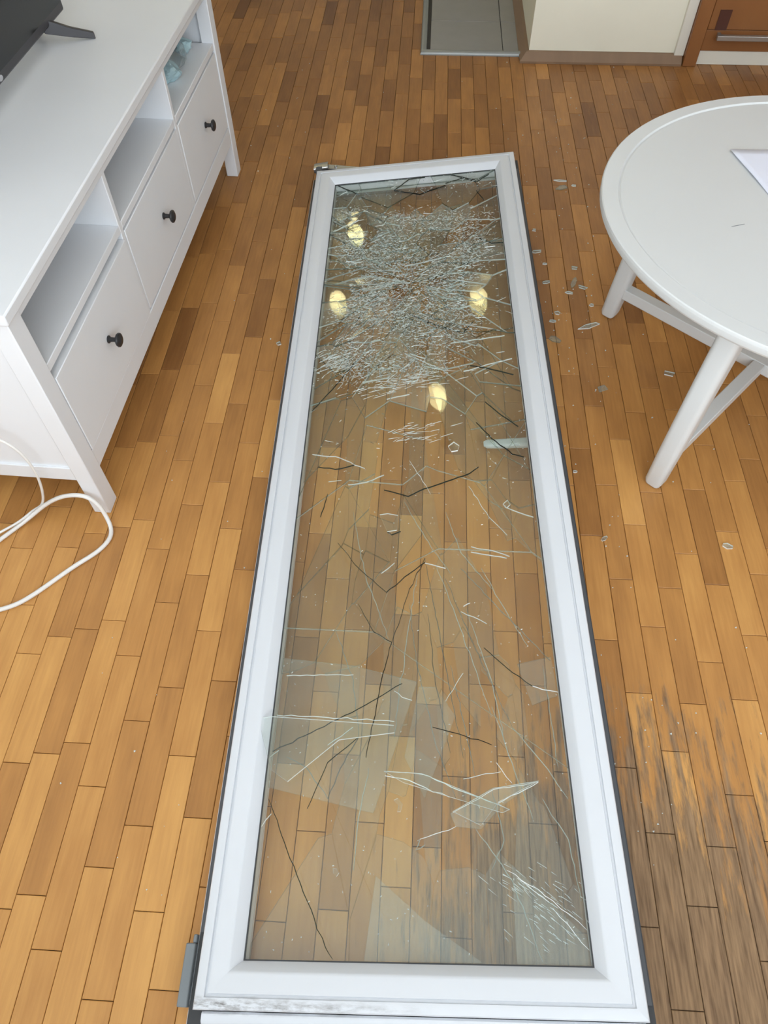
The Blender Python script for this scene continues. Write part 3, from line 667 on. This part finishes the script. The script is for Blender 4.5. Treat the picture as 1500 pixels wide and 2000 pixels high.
DARK = [[(0.071, 1.19), (0.117, 1.261), (0.176, 1.365)], [(0.252, 0.938), (0.305, 0.917), (0.353, 0.939), (0.44, 0.972), (0.46, 0.989)], [(0.306, 1.524), (0.373, 1.471), (0.444, 1.433), (0.472, 1.474)], [(0.456, 1.311), (0.495, 1.298), (0.558, 1.269)], [(0.485, 1.185), (0.521, 1.137), (0.555, 1.101)], [(0.461, 1.121), (0.493, 1.069), (0.535, 1.02), (0.56, 1.01)], [(0.07, 0.373), (0.146, 0.411), (0.218, 0.447), (0.296, 0.493)], [(0.35, 0.412), (0.381, 0.403), (0.45, 0.38)], [(0.072, 0.294), (0.112, 0.215), (0.152, 0.142), (0.185, 0.081), (0.197, 0.066)], [(0.158, 0.805), (0.205, 0.741), (0.263, 0.683)], [(0.263, 0.683), (0.309, 0.724), (0.34, 0.749)], [(0.262, 0.826), (0.271, 0.819), (0.29, 0.827)], [(0.1, 1.014), (0.14, 1.004), (0.183, 1.014)], [(0.255, 2.13), (0.336, 2.093), (0.417, 2.131)], [(0.255, 2.13), (0.304, 2.187), (0.353, 2.19)], [(0.141, 2.126), (0.071, 2.19)], [(0.51, 2.086), (0.53, 2.031)], [(0.447, 0.559), (0.486, 0.518), (0.528, 0.483)], [(0.127, 0.935), (0.116, 0.874)], [(0.14, 0.278), (0.169, 0.353), (0.22, 0.396)], [(0.417, 2.143), (0.474, 2.165), (0.512, 2.135), (0.554, 2.172)], [(0.434, 2.19), (0.513, 2.144)], [(0.505, 1.837), (0.539, 1.807), (0.572, 1.806)], [(0.208, 0.659), (0.241, 0.597), (0.276, 0.575)], [(0.276, 0.575), (0.309, 0.689), (0.34, 0.759)], [(0.276, 0.575), (0.258, 0.499), (0.235, 0.361)]]
BRIGHT = [[(0.07, 0.438), (0.163, 0.432), (0.283, 0.423)], [(0.528, 0.483), (0.545, 0.476), (0.571, 0.471)], [(0.267, 0.337), (0.332, 0.332), (0.403, 0.302), (0.472, 0.275)], [(0.269, 0.33), (0.31, 0.322), (0.376, 0.295)], [(0.381, 0.271), (0.449, 0.307), (0.522, 0.318)], [(0.522, 0.318), (0.454, 0.285), (0.468, 0.277)], [(0.4, 0.324), (0.462, 0.335)], [(0.327, 0.231), (0.385, 0.25)], [(0.461, 0.187), (0.526, 0.146), (0.571, 0.108)], [(0.476, 0.176), (0.533, 0.136)], [(0.525, 0.136), (0.571, 0.083)], [(0.172, 0.958), (0.212, 0.962), (0.251, 0.98)], [(0.083, 1.052), (0.138, 1.042), (0.207, 1.002)], [(0.508, 0.878), (0.533, 0.863), (0.565, 0.848)], [(0.252, 1.214), (0.307, 1.226)], [(0.326, 1.268), (0.345, 1.348), (0.307, 1.371)], [(0.408, 0.635), (0.431, 0.623), (0.455, 0.608)], [(0.413, 0.646), (0.426, 0.653)], [(0.282, 0.479), (0.296, 0.467), (0.314, 0.461)], [(0.252, 0.727), (0.278, 0.75)], [(0.34, 0.747), (0.381, 0.733)], [(0.434, 0.782), (0.474, 0.771), (0.509, 0.755)], [(0.433, 0.769), (0.503, 0.751)], [(0.436, 0.937), (0.474, 0.853), (0.508, 0.806)], [(0.308, 1.017), (0.353, 0.921)], [(0.374, 0.458), (0.407, 0.51)], [(0.08, 0.513), (0.206, 0.512)], [(0.167, 0.383), (0.21, 0.414)], [(0.148, 1.983), (0.066, 1.93)], [(0.411, 1.398), (0.547, 1.412)], [(0.294, 1.372), (0.383, 1.307)], [(0.439, 1.293), (0.559, 1.326)], [(0.291, 1.733), (0.422, 1.763)], [(0.456, 0.35), (0.479, 0.317)], [(0.066, 0.25), (0.08, 0.27)], [(0.066, 0.363), (0.081, 0.375)]]
FAN = [[(0.339, 0.772), (0.368, 0.577), (0.401, 0.365)], [(0.36, 0.759), (0.41, 0.597), (0.453, 0.436)], [(0.379, 0.722), (0.433, 0.564), (0.488, 0.417)], [(0.323, 0.736), (0.298, 0.558), (0.281, 0.402)], [(0.411, 0.744), (0.491, 0.637), (0.567, 0.54)], [(0.552, 0.53), (0.556, 0.435), (0.559, 0.347)], [(0.452, 0.743), (0.487, 0.66), (0.528, 0.572)], [(0.217, 0.403), (0.188, 0.35), (0.169, 0.299)], [(0.384, 0.535), (0.404, 0.428), (0.421, 0.331)], [(0.455, 0.455), (0.483, 0.356), (0.509, 0.266)], [(0.183, 0.898), (0.198, 0.817), (0.218, 0.729), (0.268, 0.59)], [(0.488, 0.417), (0.534, 0.355), (0.569, 0.297)], [(0.343, 0.643), (0.355, 0.505), (0.379, 0.374)], [(0.307, 0.666), (0.322, 0.536), (0.353, 0.392), (0.386, 0.298)], [(0.418, 0.651), (0.458, 0.503), (0.473, 0.391)], [(0.417, 0.25), (0.469, 0.176), (0.505, 0.069)], [(0.528, 0.297), (0.562, 0.235), (0.57, 0.149)], [(0.446, 0.314), (0.461, 0.235), (0.438, 0.19)], [(0.237, 0.349), (0.223, 0.266), (0.219, 0.189)], [(0.162, 0.615), (0.203, 0.509), (0.217, 0.403)], [(0.295, 0.919), (0.339, 0.823), (0.39, 0.733)], [(0.384, 0.887), (0.413, 0.781), (0.47, 0.695)], [(0.169, 0.299), (0.129, 0.35), (0.09, 0.37)], [(0.326, 0.235), (0.319, 0.219), (0.334, 0.227)]]
def crack(line, wd, mat, zt, par=None):
    """fracture surface slanting through the pane, tapering at both ends"""
    pts = []
    for a, b in zip(line[:-1], line[1:]):
        L = math.hypot(b[0] - a[0], b[1] - a[1]); ns = max(2, int(L / .012)); nx_, ny_ = -(b[1] - a[1]) / L, (b[0] - a[0]) / L
        for t in range(ns): j_ = GRNG.gauss(0, .0008) if t else 0; pts.append((a[0] + (b[0] - a[0]) * t / ns + nx_ * j_, a[1] + (b[1] - a[1]) * t / ns + ny_ * j_))
    pts.append(line[-1]); n = len(pts); vs = []
    for i, p in enumerate(pts):
        a, b = pts[max(0, i - 1)], pts[min(n - 1, i + 1)]; L = math.hypot(b[0] - a[0], b[1] - a[1]) or 1
        nx_, ny_ = -(b[1] - a[1]) / L, (b[0] - a[0]) / L; h_ = wd * (.25 + .75 * math.sin(math.pi * (i + .5) / n) ** .5) / 2
        vs += [(p[0] + nx_ * h_, p[1] + ny_ * h_, zt + .0002), (p[0] - nx_ * h_, p[1] - ny_ * h_, zt + .0002), (p[0] + nx_ * h_ * .4, p[1] + ny_ * h_ * .4, zt - .0035)]
    fs = []
    for i in range(n - 1):
        b = 3 * i; fs += [(b, b + 1, b + 4, b + 3), (b + 1, b + 2, b + 5, b + 4), (b + 2, b, b + 3, b + 5)]
    fs += [(0, 1, 2), (3 * n - 3, 3 * n - 2, 3 * n - 1)]
    MB().add(vs, fs).build('crack', M[mat], par or outer)
for i, l in enumerate(DARK): crack(l, .0026 if i in (1, 2, 13, 14, 4, 5, 3) else .0013, 'crack_d', -.0200)  # dark lines, one of them a shard edge's shadow drawn as a crack
for i, l in enumerate(BRIGHT): crack(l, .0016 if i in (0, 2, 3, 11) else .0009, 'crack_b', -.0200)

for i, l in enumerate(FAN): crack(l, .0016, 'crack_s', -.0420, inner)

# ---- crushed glass, splinters and grains lying over the broken zone (beyond counting)
cg = MB(); CR = random.Random(4)
def splinter(u_, v_, w_, L, wd, hh, ang, pitch, val):
    ca, sa = math.cos(ang), math.sin(ang); dz = math.sin(pitch) * L / 2
    P = lambda a, b, z: (u_ + a * ca - b * sa, v_ + a * sa + b * ca, w_ + z)
    cg.add([P(-L / 2, -wd / 2, -dz), P(-L / 2, wd / 2, -dz), P(L / 2, CR.uniform(-.5, .5) * wd, dz), P(-L / 2 * .8, 0, hh - dz), P(L / 2 * .8, 0, hh + dz)],
           [(0, 2, 1), (0, 3, 4, 2), (1, 2, 4, 3), (0, 1, 3)], 0, val)
k = 0
while k < 15000:
    u_, v_ = CR.uniform(GA + .004, GB - .004), CR.uniform(.95, GD - .004); d = crushed(u_, v_) ** 1.4
    if hole(u_, v_): d *= .25
    for a, b in LAMPS:
        if math.hypot(u_ - a, (v_ - b) * .7) < .042: d *= .08
    if v_ > 2.10: d = .10
    if CR.random() > d + .012: continue
    rad = math.atan2(v_ - IMP[1], u_ - IMP[0]); s_ = CR.random()
    ang = rad + CR.gauss(0, .3) if s_ < .24 else (CR.gauss(.1, .45) if s_ < .52 else CR.uniform(0, math.pi))
    L = CR.uniform(.0022, .008) if CR.random() < .93 else CR.uniform(.010, .034)
    val = CR.random() ** .65
    splinter(u_, v_, -.0185 + CR.uniform(-.001, .003) - (0.021 if CR.random() < .25 else 0), L, CR.uniform(.0004, .0012) + L * .02, CR.uniform(.0004, .0016), ang, CR.gauss(0, .08), val); k += 1
for _ in range(420):     # loose grains and dust down the lower half
    u_, v_ = CR.uniform(GA + .004, GB - .004), CR.uniform(GC + .01, 1.1)
    splinter(u_, v_, -.0196, CR.uniform(.0012, .004), CR.uniform(.0008, .0018), CR.uniform(.0005, .0015), CR.uniform(0, 6.28), 0, .6 + .4 * CR.random())
for c_, n_, ang, L in (((.50, .16), 60, -.60, .010), ((.53, .12), 50, -.65, .010), ((.25, 1.25), 40, .1, .02), ((.35, 1.28), 40, .1, .02), ((.33, 1.10), 40, .25, .018), ((.12, 1.36), 60, .55, .02)):
    for _ in range(n_):
        splinter(c_[0] + CR.gauss(0, .035), c_[1] + CR.gauss(0, .018) + 0, -.0192, L * CR.uniform(.4, 2), .001, .001, ang + CR.gauss(0, .15), 0, .55 + .45 * CR.random())
cgo = cg.build('crushed_glass', M['crush'], outer, attr='tone')
tag(cgo, 'crushed greenish glass splinters covering the shattered upper half of the door glazing', None, kind='stuff')

# ---- larger loose shards resting on the leaf
def loose(poly, w_, name, label, th=.004, tilt=(0, 0), group=None):
    cx = sum(p[0] for p in poly) / len(poly); cy = sum(p[1] for p in poly) / len(poly)
    o = MB().prism([(x - cx, y - cy) for x, y in poly], 0, th, 0, 1).build(name, [M['glass'], M['crack_b']])
    o.matrix_world = leaf.matrix_world @ Matrix.Translation((cx, cy, w_)) @ Matrix.Rotation(tilt[0], 4, 'X') @ Matrix.Rotation(tilt[1], 4, 'Y')
    return tag(o, label, 'glass shard', group)
loose([(.041, .426), (.066, .430), (.283, .415), (.284, .402), (.188, .389), (.105, .318), (.074, .338)], -.0120, 'glass_shard', 'large clear glass shard overlapping the left stile of the door leaf', tilt=(0, .055))
loose([(.267, .337), (.332, .332), (.472, .275), (.460, .270), (.376, .295), (.300, .318)], -.0193, 'glass_shard', 'long pointed glass shard with bright edges in the lower half of the glazing')
loose([(.381, .271), (.449, .307), (.522, .318), (.454, .285), (.425, .250)], -.0150, 'glass_shard', 'kite-shaped glass shard near the lower right of the glazing')
loose([(.285, .290), (.291, .293), (.299, .284), (.296, .272), (.291, .272), (.293, .282)], -.0193, 'glass_shard', 'small curved grey glass chip on the lower half of the glazing', th=.003)
loose([(.190, .188), (.196, .187), (.200, .181), (.196, .176), (.191, .180)], -.0193, 'glass_shard', 'tiny drop-shaped glass chip near the bottom left of the glazing', th=.003)
loose([(.505, .882), (.515, .892), (.520, .880), (.512, .872)], -.0193, 'glass_shard', 'small square glass chip beside the right stile, below the handle', th=.004)
loose([(.245, .870), (.262, .872), (.284, .866), (.282, .828), (.262, .826)], -.0193, 'glass_shard', 'oblong glass chip in the middle of the glazing', th=.003)
loose([(.395, 1.050), (.408, 1.062), (.420, 1.050), (.416, 1.036), (.402, 1.034)], -.0193, 'glass_shard', 'five-sided glass chip below the lowest lamp reflection', th=.004)

# ---- glass chips scattered on the parquet to the right of the leaf
CHIPS = [(0.459, 2.317, 0.0427, 0.0078, 5, 'long thin glass chip on the parquet beyond the top right of the leaf'),
 (0.459, 2.276, 0.0422, 0.0173, -25, 'greenish oval glass chip just below the long thin chip, top right of the leaf'),
 (0.352, 1.922, 0.0305, 0.0118, -15, 'oblong glass chip touching the right edge of the leaf, level with the table rim'),
 (0.458, 1.847, 0.0199, 0.0133, 10, 'bright square glass chip left of the table leg'),
 (0.450, 1.777, 0.0130, 0.0422, 20, 'upright greenish glass sliver left of the rear table leg'),
 (0.433, 1.730, 0.0223, 0.008, 10, 'short bright glass sliver below the upright greenish sliver'),
 (0.474, 1.757, 0.0291, 0.0113, 25, 'bright slanting glass chip closest to the rear table leg'),
 (0.474, 1.588, 0.0609, 0.0137, -25, 'long greenish glass sliver at the foot of the left table leg'),
 (0.375, 1.529, 0.0324, 0.0177, 30, 'greenish glass chip beside the leaf, below the left table leg'),
 (0.482, 1.347, 0.0280, 0.0182, -30, 'clear rectangular glass chip on the parquet left of the front table leg'),
 (0.663, 1.411, 0.0323, 0.0147, 15, 'bright oblong glass chip on the parquet under the table'),
 (0.698, 0.878, 0.0199, 0.0125, 15, 'bright glass chip on the parquet in front of the coffee table'),
 (-0.375, 1.476, 0.0145, 0.0116, -30, 'angular glass chip on the parquet between the bench and the leaf')]
SMALL = [(0.372, 1.862, 0.0133, 0.0066, 0, 'tiny pale glass chip by the right edge of the leaf, just below the oblong chip'),
 (0.375, 1.604, 0.0182, 0.0076, 0, 'tiny flat glass chip beside the leaf, above the greenish chip'),
 (0.391, 1.640, 0.0154, 0.0123, 30, 'tiny angular glass chip beside the leaf, level with the foot of the left table leg'),
 (0.370, 1.775, 0.0225, 0.0097, -20, 'small slanting glass chip near the leaf, left of the upright sliver'),
 (0.431, 0.884, 0.0166, 0.0071, -40, 'small loop-shaped glass chip on the parquet beside the middle of the leaf'),
 (0.491, 1.678, 0.0126, 0.0094, 0, 'tiny glass chip just above the foot of the left table leg'),
 (0.500, 2.290, 0.0150, 0.0077, 0, 'tiny glass chip right of the greenish oval chip'),
 (0.385, 1.070, 0.0099, 0.0050, 0, 'tiny glass chip at the right edge of the leaf, level with the front table leg'),
 (0.352, 2.032, 0.0140, 0.0105, 0, 'tiny faint glass chip at the right edge of the leaf, uppermost along it')]
CH = random.Random(9)
def chip(x, y, L, wd, ang):
    n_ = CH.choice((4, 5, 6)); poly = []
    for i in range(n_):
        a = 2 * math.pi * (i + .5 + CH.uniform(-.18, .18)) / n_; poly.append((math.cos(a) * L * .58, math.sin(a) * wd * .62))
    o = MB().prism(poly, 0, .0036, 0, 1).build('glass_chip', [M['chip'], M['crack_b'] if wd < .0172 else M['edge_soft']])
    o.location = (x, y, .0001); o.rotation_euler = (0, 0, R(-ang)); return o
for x, y, L, wd, ang, lab in CHIPS: tag(chip(x, y, L, wd, ang), lab, 'glass chip', 'glass chips on the parquet')
for x, y, L, wd, ang, lab in SMALL: tag(chip(x, y, L, wd, ang), lab, 'glass chip', 'glass chips on the parquet')
cr = MB()
for _ in range(330):
    if CH.random() < .55: x, y = CH.gauss(.42, .10), CH.uniform(.2, 2.9)
    else: x, y = CH.uniform(-.75, .9), CH.uniform(.1, 3.2)
    dx_, dy_ = x - LO.x, y - LO.y
    if -.03 < dx_ + dy_ * .03 < LW + .03 and -.03 < dy_ < 2.3 or x < -.64: continue
    s_ = CH.uniform(.0008, .0024); a = CH.uniform(0, 6.28); p = [(x + s_ * math.cos(a + t), y + s_ * math.sin(a + t)) for t in (0, 1.9, 3.9)]
    cr.prism(p, .0, s_ * .9, 0, None, .7 + .3 * CH.random())
tag(cr.build('glass_crumbs', M['crush'], None, attr='tone'), 'fine glass crumbs scattered over the parquet around the leaf', 'broken glass', kind='stuff')

# ------------------------------------------------------------------ lit pendant lamps further into the room, mirrored in the glazing
for k_, (x, y, z) in enumerate(((-1.00, 5.24, 2.08), (-1.06, 4.36, 2.08), (-.02, 4.13, 2.08), (-.30, 3.23, 2.08))):
    lp = empty('pendant_lamp', (x, y, z)); tag(lp, ('lit pendant lamp at the far end of the room', 'lit pendant lamp by the left wall', 'lit pendant lamp above the tiled floor', 'lit pendant lamp nearest the viewer')[k_], 'lamp', 'pendant lamps')
    MB().lathe([(.001, -.10), (.045, -.10), (.062, -.06), (.058, 0), (.030, .055), (.001, .06)], 24).build('lamp_shade', M['lampglass'], lp, smooth=True)
    MB().lathe([(.001, .055), (.020, .055), (.016, .09), (.001, .09)], 16).build('lamp_holder', M['steel'], lp, smooth=True)
    MB().lathe([(.0005, .09), (.003, .09), (.003, ZC - z - .02), (.0005, ZC - z - .02)], 8).build('cord', M['black'], lp)
    MB().lathe([(.001, ZC - z - .03), (.045, ZC - z - .02), (.045, ZC - z), (.001, ZC - z)], 20).build('ceiling_rose', M['steel'], lp, smooth=True)
